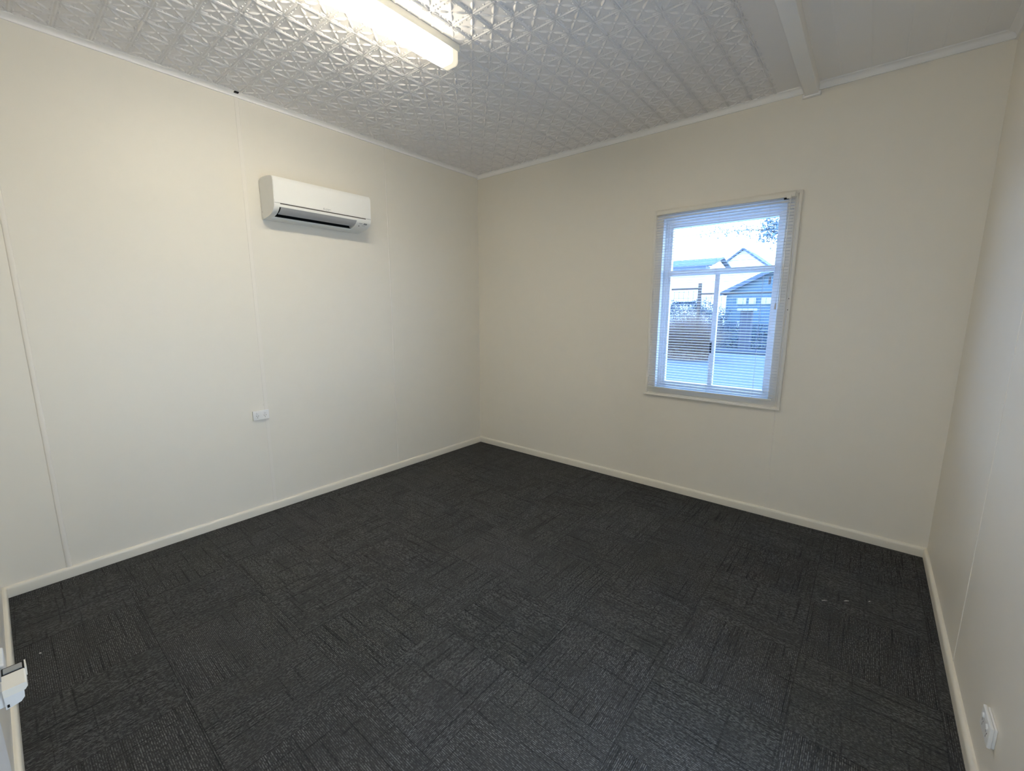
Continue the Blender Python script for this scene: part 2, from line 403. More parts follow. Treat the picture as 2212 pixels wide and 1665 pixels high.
bt = MB(); bt.box(2.20, 2.99, 0.058, 0.10, 0.968, 0.992, 0.003); bt.build('bottom_track', M_alu, win, sm=40)
lt = MB(); lt.box(2.574, 2.588, 0.050, 0.062, 1.256, 1.352, 0.002); lt.build('sash_latch', M_dark, win)
tag(lt_o := bpy.data.objects['sash_latch'], 'black latch')
ct = MB(); ct.box(2.955, 2.972, 0.052, 0.066, 1.80, 1.86, 0.003); ct.build('catch', M_print, win)
for nm, (a, b, c, d) in (('upper_pane', (2.205, 2.988, 1.935, 2.295)), ('left_pane', (2.205, 2.60, 0.975, 1.897)), ('right_pane', (2.60, 2.988, 0.975, 1.897))):
    MB().box(a, b, 0.088 if nm != 'right_pane' else 0.094, 0.091 if nm != 'right_pane' else 0.097, c, d).build(nm, M_glass, win)
for z in (1.691, 1.611):
    sc_ = MB(); sc_.tube([(3.105, -0.001, z), (3.105, -0.0045, z)], 0.0035, 10); sc_.build('screw', M_seam, win)

# ---------------------------------------------------------------- venetian blind
BX0, BX1, BY = 2.104, 3.086, -0.036
bl = thing('venetian_blind', ((BX0+BX1)/2, BY, 0.93), 'cream mini venetian blind with open slats, lowered over the window', 'blind')
hr = MB(); hr.box(BX0, BX1, BY-0.016, BY+0.014, 2.386, 2.418, 0.003); hr.build('headrail', M_rail, bl, sm=40)
hv = MB(); hv.box(BX0-0.006, BX1+0.004, BY+0.014, -0.001, 2.392, 2.432, 0.003); hv.build('mounting_strip', M_rail, bl, sm=40)
for x in (2.165, 2.604, 3.028):
    MB().box(x-0.013, x+0.013, BY+0.0125, BY+0.0155, 2.4200, 2.4240, 0.001).build('bracket_clip', M_seam, bl)
NS = 66; Z0, Z1 = 0.962, 2.372; pitch = (Z1-Z0)/(NS-1)
def slat_mesh():
    pts = []; n = 6; w = 0.0125; 
    top = [(-w+2*w*i/n, 0.0016*(1-((i/n-0.5)*2)**2)) for i in range(n+1)]
    bot = [(p, q-0.0004) for p, q in top][::-1]
    mb = MB(); mb.prism(top+bot, BX0+0.002, BX1-0.002, 'x')
    me = bpy.data.meshes.new('slat'); me.from_pydata(mb.v, [], mb.f)
    bm = bmesh.new(); bm.from_mesh(me); bmesh.ops.recalc_face_normals(bm, faces=bm.faces[:]); bm.to_mesh(me); bm.free()
    smooth(me, 50); me.materials.append(M_slat); return me
sm_ = slat_mesh()
for i in range(NS):
    o = bpy.data.objects.new('slat', sm_); C.objects.link(o); o.parent = bl
    z = Z0+pitch*i+random.uniform(-0.0007, 0.0007)
    o.matrix_parent_inverse = Matrix.Translation(-bl.location)
    o.location = (0, BY, z); o.rotation_euler = (math.radians(random.uniform(-2.5, 2.5)+1), 0, 0)
br = MB(); br.box(BX0+0.002, BX1-0.022, BY-0.0125, BY+0.0125, 0.933, 0.946, 0.003); br.build('bottom_rail', M_rail, bl, sm=40)
for x in (2.254, 2.598, 2.936):
    mb = MB()
    for dy in (-0.0135, 0.0135): mb.tube([(x, BY+dy, 2.388), (x, BY+dy, 0.944)], 0.0006, 5)
    mb.build('ladder_cord', M_cord, bl)
cd = MB(); cd.tube([(3.050, BY-0.018, 2.388), (3.046, BY-0.021, 2.1), (3.038, BY-0.020, 1.75), (3.034, BY-0.020, 1.655)], 0.0013, 6)
cd.build('pull_cord', M_cord, bl)
MB().tube([(3.034, BY-0.020, 1.660), (3.033, BY-0.020, 1.650), (3.032, BY-0.020, 1.615)], [0.003, 0.006, 0.007], 10).build('cord_tassel', M_cord, bl, sm=40)
wd = MB(); wd.tube([(3.060, BY-0.020, 2.385), (3.058, BY-0.024, 1.628)], 0.0028, 8); wd.build('tilt_wand', M_rail, bl, sm=40)
MB().box(3.035, 3.062, BY-0.024, BY-0.008, 2.376, 2.398, 0.003).build('tilt_gear', M_rail, bl, sm=40)
MB().box(3.018, 3.046, BY-0.018, BY-0.004, 2.373, 2.384, 0.002).build('cord_lock', M_dark, bl)

# ---------------------------------------------------------------- ceiling light
lp = thing('batten_light', (1.5425, -2.44, H), 'long fluorescent batten light with glowing diffuser on the pressed ceiling', 'ceiling light')
LX0, LX1 = 1.487, 1.5985
t = MB(); t.box(LX0, LX1, LY0-0.012, LY1+0.012, 3.060, 3.098, 0.002); t.build('tray', M_tray, lp, sm=40)
def diff_profile(s=0.0):
    x0, x1, zt, zb, r = LX0+0.003+s, LX1-0.003-s, 3.060, 2.988+s, 0.022
    pts = [(x0, zt), (x0, zb+r)]
    for i in range(1, 7): a = PI/2*i/6; pts.append((x0+r-r*math.cos(a), zb+r-r*math.sin(a)))
    for i in range(0, 7): a = PI/2*i/6; pts.append((x1-r+r*math.sin(a), zb+r-r*math.cos(a)))
    pts += [(x1, zt)]
    return pts
DP = diff_profile()
n = len(DP); d = MB()
d.add([(p, LY0+0.008, q) for p, q in DP]+[(p, LY1-0.008, q) for p, q in DP], [(i, i+1, n+i+1, n+i) for i in range(n-1)])
do = d.build('diffuser', M_diff, lp, sm=40)
for (a, b) in ((LY1-0.008, LY1), (LY0, LY0+0.008)):
    MB().prism(DP, a, b, 'y').build('end_cap', M_cap, lp, sm=40)

# ---------------------------------------------------------------- air conditioner
ac = thing('split_air_conditioner', (XL, -1.925, 2.272), 'white wall-mounted split air conditioner unit high on the left wall', 'air conditioner')
PRO = [(XL+0.006, 2.546), (0.012, 2.557), (0.05, 2.561), (0.10, 2.559), (0.15, 2.553), (0.185, 2.547), (0.203, 2.540), (0.212, 2.528), (0.2145, 2.512), (0.213, 2.46), (0.2105, 2.362),
       (0.2095, 2.349), (0.206, 2.337), (0.198, 2.326), (0.185, 2.314), (0.165, 2.302), (0.140, 2.292), (0.108, 2.284), (0.07, 2.279), (0.03, 2.275), (XL+0.006, 2.273)]
YA, YE = -2.312, -1.532
SL0, SL1 = -2.274, -1.664
i0, i1 = 12, 17        # outlet between profile points (0.206) and (0.108)
duct = PRO[:i0+1]+[(0.150, 2.372), (0.110, 2.375), (0.070, 2.345), (0.085, 2.300)]+PRO[i1:]
body = MB()
def open_sweep(mb, P, a, b):
    n = len(P); mb.add([(p, a, q) for p, q in P]+[(p, b, q) for p, q in P], [(i, (i+1) % n, n+(i+1) % n, n+i) for i in range(n)])
for a, b in ((YA, SL0), (SL1, YE)):
    body.prism(PRO, a, b, 'y')
open_sweep(body, duct[:i0+1]+duct[i0+5:], SL0, SL1)
bo = body.build('housing', M_acw, ac, sm=28)
# remove the sheet that would close the outlet
bm = bmesh.new(); bm.from_mesh(bo.data)
kill = []
A = Vector((PRO[i0][0], 0, PRO[i0][1])); B = Vector((PRO[i1][0], 0, PRO[i1][1]))
for f in bm.faces:
    ys = [v.co.y for v in f.verts]
    if max(ys)-min(ys) > 0.5 and all(min((Vector((v.co.x, 0, v.co.z))-A).length, (Vector((v.co.x, 0, v.co.z))-B).length) < 1e-4 for v in f.verts): kill.append(f)
bmesh.ops.delete(bm, geom=kill, context='FACES'); bm.to_mesh(bo.data); bm.free()
du = MB(); D = [PRO[i0], (0.165, 2.360), (0.110, 2.365), (0.075, 2.335), (0.090, 2.296), PRO[i1]]
du.add([(p, SL0, q) for p, q in D]+[(p, SL1, q) for p, q in D], [(i, i+1, 6+i+1, 6+i) for i in range(5)])
du.build('air_outlet', M_dark, ac)
# front panel over the upper front
fp = MB(); F = [(0.203, 2.5435), (0.214, 2.530), (0.2172, 2.513), (0.2160, 2.46), (0.2134, 2.3655), (0.2110, 2.3645)]
fp.prism(F+[(0.2085, 2.365), (0.211, 2.46), (0.2125, 2.512), (0.210, 2.527), (0.201, 2.538)], YA+0.0035, YE-0.0035, 'y'); fp.build('front_panel', M_acw, ac, sm=50)
sg = MB(); sg.box(0.2055, 0.2118, YA+0.042, YE-0.050, 2.3575, 2.3640); sg.build('panel_gap', M_seam, ac)
sg = MB(); sg.box(0.2075, 0.2112, YA+0.002, YE-0.002, 2.3627, 2.3645); sg.build('panel_seam', M_print, ac)
# flap
fl = MB(); G = [(0.2070, 2.336), (0.1995, 2.3255), (0.1865, 2.3140), (0.168, 2.3035), (0.148, 2.2965)]
fl.prism(G+[(p-0.003, q+0.004) for p, q in G[::-1]], SL0+0.009, SL1-0.004, 'y'); fl.build('louvre_flap', M_acgrey, ac, sm=50)
MB().prism([(0.2095, 2.3385), (0.2075, 2.3350), (0.2065, 2.3362), (0.2082, 2.3392)], SL0-0.001, SL1+0.001, 'y').build('outlet_rim', M_acgrey, ac)
# ribbed drip edge under the outlet
rb = MB()
for x, z in ((0.100, 2.2815), (0.086, 2.2800), (0.072, 2.2785)): rb.tube([(x, SL0-0.01, z), (x, SL1+0.01, z)], 0.0022, 6)
rb.build('underside_rib', M_acw, ac, sm=50)
MB().box(XL, XL+0.0065, YA+0.004, YE-0.004, 2.276, 2.545).build('mounting_plate', M_print, ac)
for x, z in ((0.003, 2.325), (0.008, 2.281)):
    MB().tube([(x, YA-0.001, z), (x, YA+0.001, z)], 0.0024, 8).build('side_clip', M_print, ac)
MB().box(0.203, 0.2145, YA-0.002, YA+0.004, 2.385, 2.402, 0.0015).build('panel_tab', M_acw, ac, sm=40)
# logo: three rhombi, and small lettering, lying on the front panel
def on_front(y, z): return (0.2133+(z-2.3655)*0.0262, y, z)
lg = MB(); cy, cz, r = -1.944, 2.3795, 0.0052
for a in (90, 210, 330):
    d_ = (math.cos(math.radians(a)), math.sin(math.radians(a))); nrm = (-d_[1], d_[0])
    Q = [(0, 0), (d_[0]*r*0.9+nrm[0]*r*0.5, d_[1]*r*0.9+nrm[1]*r*0.5), (d_[0]*r*1.8, d_[1]*r*1.8), (d_[0]*r*0.9-nrm[0]*r*0.5, d_[1]*r*0.9-nrm[1]*r*0.5)]
    vs = [Vector(on_front(cy+p, cz+q))+Vector((0.0003, 0, 0)) for p, q in Q]; vs += [v-Vector((0.001, 0, 0)) for v in vs]
    lg.add(vs, [(0, 1, 2, 3), (7, 6, 5, 4), (0, 4, 5, 1), (1, 5, 6, 2), (2, 6, 7, 3), (3, 7, 4, 0)])
lg.build('emblem', M_print, ac)
def text(name, body_, size, loc, rot, mat, parent, ext=0.0002):
    cu = bpy.data.curves.new(name, 'FONT'); cu.body = body_; cu.size = size; cu.extrude = ext; cu.resolution_u = 3
    tmp = bpy.data.objects.new('t', cu); C.objects.link(tmp)
    dg = bpy.context.evaluated_depsgraph_get(); me = bpy.data.meshes.new_from_object(tmp.evaluated_get(dg))
    bpy.data.objects.remove(tmp)
    me.transform(Matrix.Translation(loc) @ rot); me.name = name
    return link(name, me, mat, parent)
RX = Matrix(((0, 0, 1, 0), (1, 0, 0, 0), (0, 1, 0, 0), (0, 0, 0, 1)))      # text x -> +y, text y -> +z, faces +x
text('lettering', 'MITSUBISHI', 0.0085, Vector(on_front(-1.932, 2.3780))+Vector((0.0004, 0, 0)), RX, M_print, ac)
text('lettering', 'ELECTRIC', 0.0070, Vector(on_front(-1.932, 2.3712))+Vector((0.0006, 0, 0)), RX, M_print, ac)
# indicator area on the lower right, following the curved chin
def chin(y, u, off=0.0006):
    a = Vector((0.198, y, 2.326)); b = Vector((0.165, y, 2.302)); p = a+(b-a)*u
    nrm = Vector((0.6, 0, -0.8)); mid = 0.0022*(1-(2*u-1)**2)
    return p+nrm*(off+mid)
def patch(name, y0, y1, u0, u1, mat):
    mb = MB(); vs = []
    for u in (u0, (u0+u1)/2, u1): vs += [chin(y0, u, 0.0010), chin(y1, u, 0.0010), chin(y1, u, -0.001), chin(y0, u, -0.001)]
    fs = []
    for i in range(2):
        for k in range(4): fs.append((4*i+k, 4*i+(k+1) % 4, 4*i+4+(k+1) % 4, 4*i+4+k))
    fs += [(3, 2, 1, 0), (8, 9, 10, 11)]
    mb.add(vs, fs).build(name, mat, ac)
patch('indicator_window', -1.592, -1.562, -0.02, 0.36, M_print)
patch('printed_strip', -1.634, -1.604, 0.10, 0.19, M_print)
patch('printed_strip', -1.600, -1.572, 0.62, 0.67, M_acgrey)
patch('status_lamp', -1.628, -1.621, 0.78, 0.95, M_dark)

# ---------------------------------------------------------------- power outlets
def outlet(name, label, origin, basis, block):
    """plate local: a along the wall, b up, c out of the wall"""
    root = thing(name, origin, label, 'power outlet', 'double power outlets')
    def put(mb, nm, mat, parent, sm=None):
        mb.v = [tuple(Vector(origin)+basis[0]*a+basis[1]*b+basis[2]*c) for a, b, c in mb.v]
        return mb.build(nm, mat, parent, sm)
    t0 = block
    if block: put(MB().box(-0.0555, 0.0555, -0.0345, 0.0345, 0, block, 0.003), 'mounting_block', M_white, root, 40)
    put(MB().box(-0.0575, 0.0575, -0.0365, 0.0365, t0, t0+0.010, 0.003), 'cover_plate', M_white, root, 40)
    for s in (-1, 1):
        cx = s*0.027
        k = MB(); k.tube([(cx, 0.016, t0+0.008), (cx, 0.016, t0+0.0125), (cx, 0.016, t0+0.0145)], [0.0085, 0.0085, 0.006], 14)
        kk = put(k, 'rocker_switch', M_white, root, 40)
        for (dx, dz, ang) in ((-0.0065, -0.004, 30), (0.0065, -0.004, -30), (0, -0.017, 0)):
            mb = MB(); a = math.radians(ang); l, w = 0.0042, 0.0013
            q = [(-w, -l), (w, -l), (w, l), (-w, l)]
            vs = [(cx+dx+p*math.cos(a)-r_*math.sin(a), dz+p*math.sin(a)+r_*math.cos(a), c) for c in (t0+0.0088, t0+0.0103) for p, r_ in q]
            mb.add(vs, [(0, 1, 2, 3), (7, 6, 5, 4), (0, 4, 5, 1), (1, 5, 6, 2), (2, 6, 7, 3), (3, 7, 4, 0)])
            put(mb, 'socket_slot', M_seam, root)
    return root
outlet('power_outlet', 'white double power outlet low on the left wall, beside the panel joint', (XL, -2.458, 0.801), (Vector((0, 1, 0)), Vector((0, 0, 1)), Vector((1, 0, 0))), 0.010)
outlet('power_outlet', 'white double power outlet above the skirting at the lower right edge', (XR, -1.833, 0.271), (Vector((0, -1, 0)), Vector((0, 0, 1)), Vector((-1, 0, 0))), 0.008)
tag(MB().tube([(XL, -2.428, 0.873), (XL+0.003, -2.428, 0.873), (XL+0.004, -2.428, 0.873)], [0.0035, 0.0035, 0.002], 10).build('wall_screw', M_case, sm=40), 'tiny painted screw head just above the left wall power outlet', 'screw')

# ---------------------------------------------------------------- open door leaf and its lock at the left edge
dr = thing('door_1', (3.20, -3.83, 0.01), None, None, kind='structure')
LY = -3.813
MB().box(2.455, 3.205, -3.850, LY, 0.012, 2.03, 0.002).build('door_leaf', M_door, dr, sm=40)
lk = MB()
lk.prism([(-3.797, 0.999), (-3.7725, 0.999), (-3.7705, 0.997), (-3.7700, 0.991), (-3.7735, 0.986), (-3.797, 0.986)], 2.534, 2.578, 'x')
lo = lk.build('lock_body', M_lock, dr, sm=40)
MB().box(2.540, 2.570, LY, -3.797, 0.966, 0.994).build('mounting_pad', M_door, lo)
MB().prism([(-3.797, 0.987), (-3.7750, 0.987), (-3.7755, 0.972), (-3.7800, 0.966), (-3.797, 0.962)], 2.536, 2.574, 'x').build('lock_case', M_door, lo, sm=30)
MB().box(2.573, 2.5755, -3.7950, -3.7925, 0.9655, 0.970).build('key_hole', M_dark, lo)
MB().box(2.509, 2.534, -3.797, -3.7705, 0.984, 0.9985, 0.001).build('latch_surround', M_dark, lo)
tag(MB().box(2.514, 2.530, -3.795, -3.7735, 0.992, 1.0002, 0.0008).build('latch_plate', M_steel, lo), 'grey metal plate')
MB().box(2.509, 2.534, -3.7710, -3.7692, 0.984, 0.9995).build('lock_lip', M_lock, lo)
MB().box(2.435, 2.500, LY, -3.7935, 0.970, 1.0, 0.003).build('strike_cover', M_door, lo, sm=30)

# doorway jambs and architrave
jb = MB(); jb.box(DX0-0.065, DX0, YF, YF+0.015, 0, DZ+0.065); jb.box(DX0-0.065, XR, YF, YF+0.015, DZ, DZ+0.065); jb.box(DX0, DX0+0.02, YF-WT, YF, 0, DZ); jb.box(DX1-0.02, DX1, YF-WT, YF, 0, DZ)
struct(jb.build('trim_11', M_case))

# ---------------------------------------------------------------- lint and marks on the carpet
def fleck(x, y, l, w, a, label, i):
    mb = MB(); ca, sa = math.cos(a), math.sin(a); n = 9; vs = []
    for (zz, k) in ((0.0005, 1.0), (0.0022, 0.75)):
        for j in range(n):
            t_ = 2*PI*j/n; rr = 1+0.3*math.sin(3*t_+i)
            p = l*math.cos(t_)*rr*k; q = w*math.sin(t_)*rr*k; vs.append((x+p*ca-q*sa, y+p*sa+q*ca, zz))
    mb.add(vs, [(j, (j+1) % n, n+(j+1) % n, n+j) for j in range(n)]+[tuple(range(n, 2*n))])
    tag(mb.build('lint_fleck', M_lint, sm=60), label, 'lint', 'white flecks on the carpet')
fleck(0.718, -3.802+0.03, 0.006, 0.003, 0.6, 'white fleck on the carpet by the left skirting near the lock', 1)
fleck(3.550, -0.940, 0.016, 0.0012, 0.7, 'leftmost of three thin pale scuff flecks on the carpet near the right wall', 2)
fleck(3.647, -0.865, 0.014, 0.002, 0.7, 'middle one of three thin pale scuff flecks on the carpet near the right wall', 3)
fleck(3.747, -0.788, 0.007, 0.002, 0.9, 'rightmost of three thin pale scuff flecks on the carpet near the right wall', 4)

# ---------------------------------------------------------------- outside
GZ = -0.30
M_conc = paint('driveway_concrete', (0.125, 0.13, 0.13), 0.9, 0.1, 0.3, 3, 0.10)
M_grass = paint('verge_grass', (0.085, 0.09, 0.085), 0.95, 0.1, 0.5, 6, 0.35)
M_kerb = paint('kerb_dark', (0.06, 0.065, 0.07), 0.9, 0.1, 0.3, 6, 0.15)
M_post = paint('fence_timber', (0.075, 0.060, 0.050), 0.8, 0.1, 0.3, 8, 0.2)
M_wire = paint('fence_wire', (0.07, 0.085, 0.11), 0.5, 0.3, 0, 30, 0.05)
M_leafd = paint('hedge_leaf', (0.050, 0.075, 0.095), 0.8, 0.2, 0, 8, 0.35)
M_blade = paint('dry_grass_blade', (0.19, 0.135, 0.105), 0.8, 0.2, 0, 5, 0.45)
M_roof = paint('roof_sheet', (0.060, 0.085, 0.115), 0.6, 0.3, 0.3, 2, 0.08)
M_hwhite = paint('house_white_weatherboard', (0.80, 0.78, 0.74), 0.8, 0.2, 0.2, 3, 0.05)
M_hwall = paint('house_wall', (0.075, 0.125, 0.155), 0.8, 0.2, 0.2, 3, 0.1)
M_daypaint = paint('painted_daylight', (0.40, 0.40, 0.39), 0.7, 0.2, 0, 3, 0.05)  # painted brightness: sun on the pier cap, sky reflected in house panes
M_bark = paint('tree_bark', (0.08, 0.075, 0.07), 0.9, 0.1, 0.4, 8, 0.2)
M_brick = paint('brick_pier', (0.065, 0.075, 0.095), 0.85, 0.1, 0.4, 12, 0.2)
gr = MB().box(-60, 60, 6.6, 18.2, GZ-0.1, GZ).build('driveway', M_conc); tag(gr, kind='structure')
M_bounce = paint('bounce_paving', (0.62, 0.64, 0.66), 0.9, 0.1, 0.3, 3, 0.08)  # pale ground added out of view to bounce daylight indoors
gr = MB().box(-60, 60, YB+WT+0.02, 6.6, GZ-0.1, GZ+0.005).build('added_bounce_ground', M_bounce); tag(gr, kind='structure')  # unseen reflector strip below the window, lifts ceiling and slats
gr = MB().box(-60, 60, 18.2, 120, GZ-0.1, GZ+0.01).build('verge_ground', M_grass); tag(gr, kind='structure')
tag(MB().box(-30, 30, 17.9, 18.25, GZ-0.02, GZ+0.09, 0.03).build('kerb', M_kerb), kind='structure')

# fence: two panels and their posts
def fence(name, label, x0, x1, ztop, zrail_h, y=19.0, cell=0.236, foot=-0.12):
    root = thing(name, ((x0+x1)/2, y, GZ), label, 'fence')
    MB().box(x0, x1, y-0.04, y+0.04, ztop-zrail_h, ztop, 0.02).build('top_rail', M_post, root)
    MB().box(x0, x1, y-0.03, y+0.03, GZ+0.02, GZ+0.09, 0.01).build('bottom_rail', M_wire, root)
    w = MB(); n = int((x1-x0)/cell)
    for i in range(n+1):
        x = x0+cell*i; w.box(x-0.008, x+0.008, y-0.008, y+0.008, GZ+0.05, ztop-zrail_h-0.03)
    z = GZ+0.15
    while z < ztop-zrail_h-0.03:
        w.box(x0, x1, y+0.005, y+0.017, z-0.008, z+0.008); z += 0.30
    w.build('wire_mesh', M_wire, root)
    return root
lf = fence('mesh_fence', 'taller mesh fence panel with timber top rail seen through the left window pane', -7.2, -3.19, 2.765, 0.10)
MB().box(-3.20, -3.05, 18.93, 19.07, GZ, 2.97, 0.02).build('post', M_post, lf)
MB().box(-7.32, -7.18, 18.93, 19.07, GZ, 2.97, 0.02).build('post', M_post, lf)
rf = fence('mesh_fence', 'lower mesh fence panel running right of the timber post outside', -3.04, 4.5, 2.50, 0.09)
MB().box(4.5, 4.64, 18.93, 19.07, GZ, 2.6, 0.02).build('post', M_post, rf)
# brick pier behind the fence
pr = thing('brick_pier', (-1.12, 20.2, GZ), 'square pier with wide cap standing behind the right hand fence panel', 'pier')
MB().box(-1.42, -0.93, 19.95, 20.45, GZ, 1.62, 0.02).build('shaft', M_brick, pr); MB().box(-1.56, -0.80, 19.85, 20.55, 1.62, 1.74, 0.02).build('cap', M_daypaint, pr)  # cap coloured pale in place of sunlight on it

# fountain grass clump
def grass_clump(cx, cy, rx, ry, hgt, nb, seed, name, mat, label):
    rnd = random.Random(seed); vs = []; fs = []
    for i in range(nb):
        a = rnd.uniform(0, 2*PI); rr = math.sqrt(rnd.random()); bx = cx+rx*0.75*rr*math.cos(a); by = cy+ry*0.75*rr*math.sin(a)
        L = hgt*rnd.uniform(0.45, 1.10)*(1.05-0.35*rr*rr); lean = rnd.uniform(0.05, 0.75)*(0.35+rr); da = a+rnd.uniform(-0.9, 0.9)
        w = rnd.uniform(0.006, 0.014); pts = []
        for k in range(5):
            q = k/4; out = lean*L*q*q; pts.append((bx+out*math.cos(da), by+out*math.sin(da), GZ+L*(q-0.42*lean*q**3)))
        px, py = -math.sin(da)*w, math.cos(da)*w
        if rnd.random() < 0.6: px, py = w, 0
        b = len(vs)
        for k, p in enumerate(pts):
            s_ = 1-0.8*(k/4); vs.append((p[0]+px*s_, p[1]+py*s_, p[2])); vs.append((p[0]-px*s_, p[1]-py*s_, p[2]))
        for k in range(4): fs.append((b+2*k, b+2*k+1, b+2*k+3, b+2*k+2))
    me = bpy.data.meshes.new(name); me.from_pydata(vs, [], fs)
    return tag(link(name, me, mat), label, 'shrub')
grass_clump(-2.02, 14.2, 1.05, 0.8, 1.95, 4200, 3, 'ornamental_grass', M_blade, 'brown bushy ornamental grass clump outside the lower left window pane')

# leafy masses: shell of small leaves round a dense heart
def leafy(name, label, cat, cx, cy, cz, rx, ry, rz, nleaf, size, mat, seed, trunk=None):
    rnd = random.Random(seed); root = thing(name, (cx, cy, GZ), label, cat); vs = []; fs = []
    for i in range(nleaf):
        while True:
            p = Vector((rnd.uniform(-1, 1), rnd.uniform(-1, 1), rnd.uniform(-1, 1)))
            if 0.15 < p.length <= 1: break
        lump = 0.86+0.14*math.sin(p.x*7+seed)*math.cos(p.z*6)
        p = p.normalized()*(p.length**0.45)*lump
        c_ = Vector((cx+p.x*rx, cy+p.y*ry, cz+p.z*rz))
        if c_.z < GZ: continue
        a = Vector((rnd.uniform(-1, 1), rnd.uniform(-1, 1), rnd.uniform(-1, 1))).normalized(); b_ = a.cross(Vector((rnd.uniform(-1, 1), rnd.uniform(-1, 1), rnd.uniform(-1, 1)))).normalized()
        s_ = size*rnd.uniform(0.6, 1.3); b = len(vs)
        vs += [c_-a*s_, c_+b_*s_*0.45, c_+a*s_, c_-b_*s_*0.45]; fs.append((b, b+1, b+2, b+3))
    me = bpy.data.meshes.new('foliage'); me.from_pydata([tuple(v) for v in vs], [], fs); link('foliage', me, mat, root)
    if trunk:
        tb = MB(); tb.tube([(cx, cy, GZ), (cx+0.1, cy, (GZ+cz)/2), (cx, cy, cz)], [trunk, trunk*0.8, trunk*0.5], 8)
        for k in range(7):
            a = 2*PI*k/7; tb.tube([(cx, cy, cz-rz*0.7), (cx+rx*0.45*math.cos(a), cy+ry*0.45*math.sin(a), cz), (cx+rx*0.75*math.cos(a), cy+ry*0.75*math.sin(a), cz+rz*0.45)], [trunk*0.5, trunk*0.3, trunk*0.1], 6)
        tb.build('trunk', M_bark, root, sm=50)
    return root
leafy('hedge_bush', 'wide rounded dark bush behind the taller fence panel outside', 'bush', -5.7, 25.2, 0.85, 3.1, 1.3, 1.75, 16000, 0.055, M_leafd, 5)
leafy('garden_bush', 'low dark bush along the foot of the right hand fence panel', 'bush', -1.9, 21.6, 0.3, 2.9, 0.7, 0.85, 9000, 0.045, M_leafd, 8)

# neighbouring houses
def gable_house(name, label, x0, x1, y0, y1, zw, zr, axis='x', wall=M_hwall, over=0.5):
    root = thing(name, ((x0+x1)/2, (y0+y1)/2, GZ), label, 'house')
    xm, ym = (x0+x1)/2, (y0+y1)/2
    w = MB(); w.box(x0, x1, y0, y1, GZ, zw)
    if axis == 'x': w.prism([(y0, zw), (y1, zw), (ym, zr-0.1)], x0, x1, 'x')
    else: w.prism([(x0, zw), (x1, zw), (xm, zr-0.1)], y0, y1, 'y')
    w.build('house_walls', wall, root)
    r = MB(); t_ = 0.14; lo = zw-over*(zr-zw)/((y1-y0)/2 if axis == 'x' else (x1-x0)/2)
    if axis == 'x':
        r.prism([(y0-over, lo), (ym, zr), (y1+over, lo), (y1+over, lo+t_), (ym, zr+t_), (y0-over, lo+t_)], x0-over, x1+over, 'x')
    else:
        r.prism([(x0-over, lo), (xm, zr), (x1+over, lo), (x1+over, lo+t_), (xm, zr+t_), (x0-over, lo+t_)], y0-over, y1+over, 'y')
    r.build('roof', M_roof, root)
    g = MB()
    if axis == 'x': g.box(x0-over, x1+over, y0-over-0.1, y0-over, lo-0.02, lo+0.14)
    else:
        g.prism([(x0-over, lo+t_), (xm, zr+t_), (x1+over, lo+t_), (x1+over, lo-0.12), (xm, zr-0.12), (x0-over, lo-0.12)], y0-over-0.06, y0-over-0.01, 'y')
    g.build('gutter' if axis == 'x' else 'bargeboard', M_roof, root)
    return root
h1 = gable_house('neighbour_house', 'blue-grey house whose sloping gable fills the right window pane', -3.95, 1.5, 27.6, 38, 2.85, 4.20, 'y', over=0.35)
for (a, b) in ((-3.3, -2.75), (-2.6, -2.2), (-1.9, -1.3), (-0.9, -0.2)):  # panes coloured pale as a painted sky reflection
    wn = MB().box(a, b, 27.52, 27.59, 2.05, 2.45).build('house_window', M_daypaint, h1)
for (a, b, c, d) in ((-3.2, -2.3, 0.3, 1.0), (-1.0, 0.4, 0.2, 1.1)):
    wn = MB().box(a, b, 27.52, 27.59, c, d).build('house_window', M_daypaint, h1)
h2 = gable_house('neighbour_house', 'long low roof house far behind the left fence panel', -15.5, -10.4, 46, 54, 6.45, 7.45, 'x', wall=M_hwhite)
MB().box(-15.5, -10.2, 44.4, 46.0, 5.75, 6.25, 0.05).build('veranda_roof', M_roof, h2)
h3 = gable_house('neighbour_house', 'pointed gable house in the distance under the tree branches', -13.0, -6.4, 58, 66, 6.7, 9.3, 'y', wall=M_hwhite)
M_leafp = paint('gum_leaf', (0.11, 0.17, 0.21), 0.8, 0.2, 0, 8, 0.3)
tt = thing('tall_tree', (-1.0, 40, GZ), 'tall tree with sparse leafy branches crossing the upper window pane', 'tree')
rnd = random.Random(21); vs = []; fs = []
for (cx, cy, cz, rx, ry, rz, n_, sz) in ((-3.7, 40, 8.5, 1.0, 1.0, 1.1, 520, 0.17), (-6.6, 40, 8.7, 2.4, 1.2, 0.75, 170, 0.12), (-9.2, 40, 9.1, 1.0, 0.8, 0.5, 40, 0.12), (-1.4, 40, 9.0, 1.8, 1.8, 1.9, 900, 0.17)):
    for i in range(n_):
        p = Vector((rnd.gauss(0, 0.5), rnd.gauss(0, 0.5), rnd.gauss(0, 0.5))); c_ = Vector((cx+p.x*rx, cy+p.y*ry, cz+p.z*rz-0.25*p.x*rx*0.4))
        a = Vector((rnd.uniform(-1, 1), rnd.uniform(-1, 1), rnd.uniform(-1, 1))).normalized(); b_ = a.cross(Vector((rnd.uniform(-1, 1), rnd.uniform(-1, 1), rnd.uniform(-1, 1)))).normalized()
        s_ = sz*rnd.uniform(0.6, 1.3); b = len(vs); vs += [c_-a*s_, c_+b_*s_*0.4, c_+a*s_, c_-b_*s_*0.4]; fs.append((b, b+1, b+2, b+3))
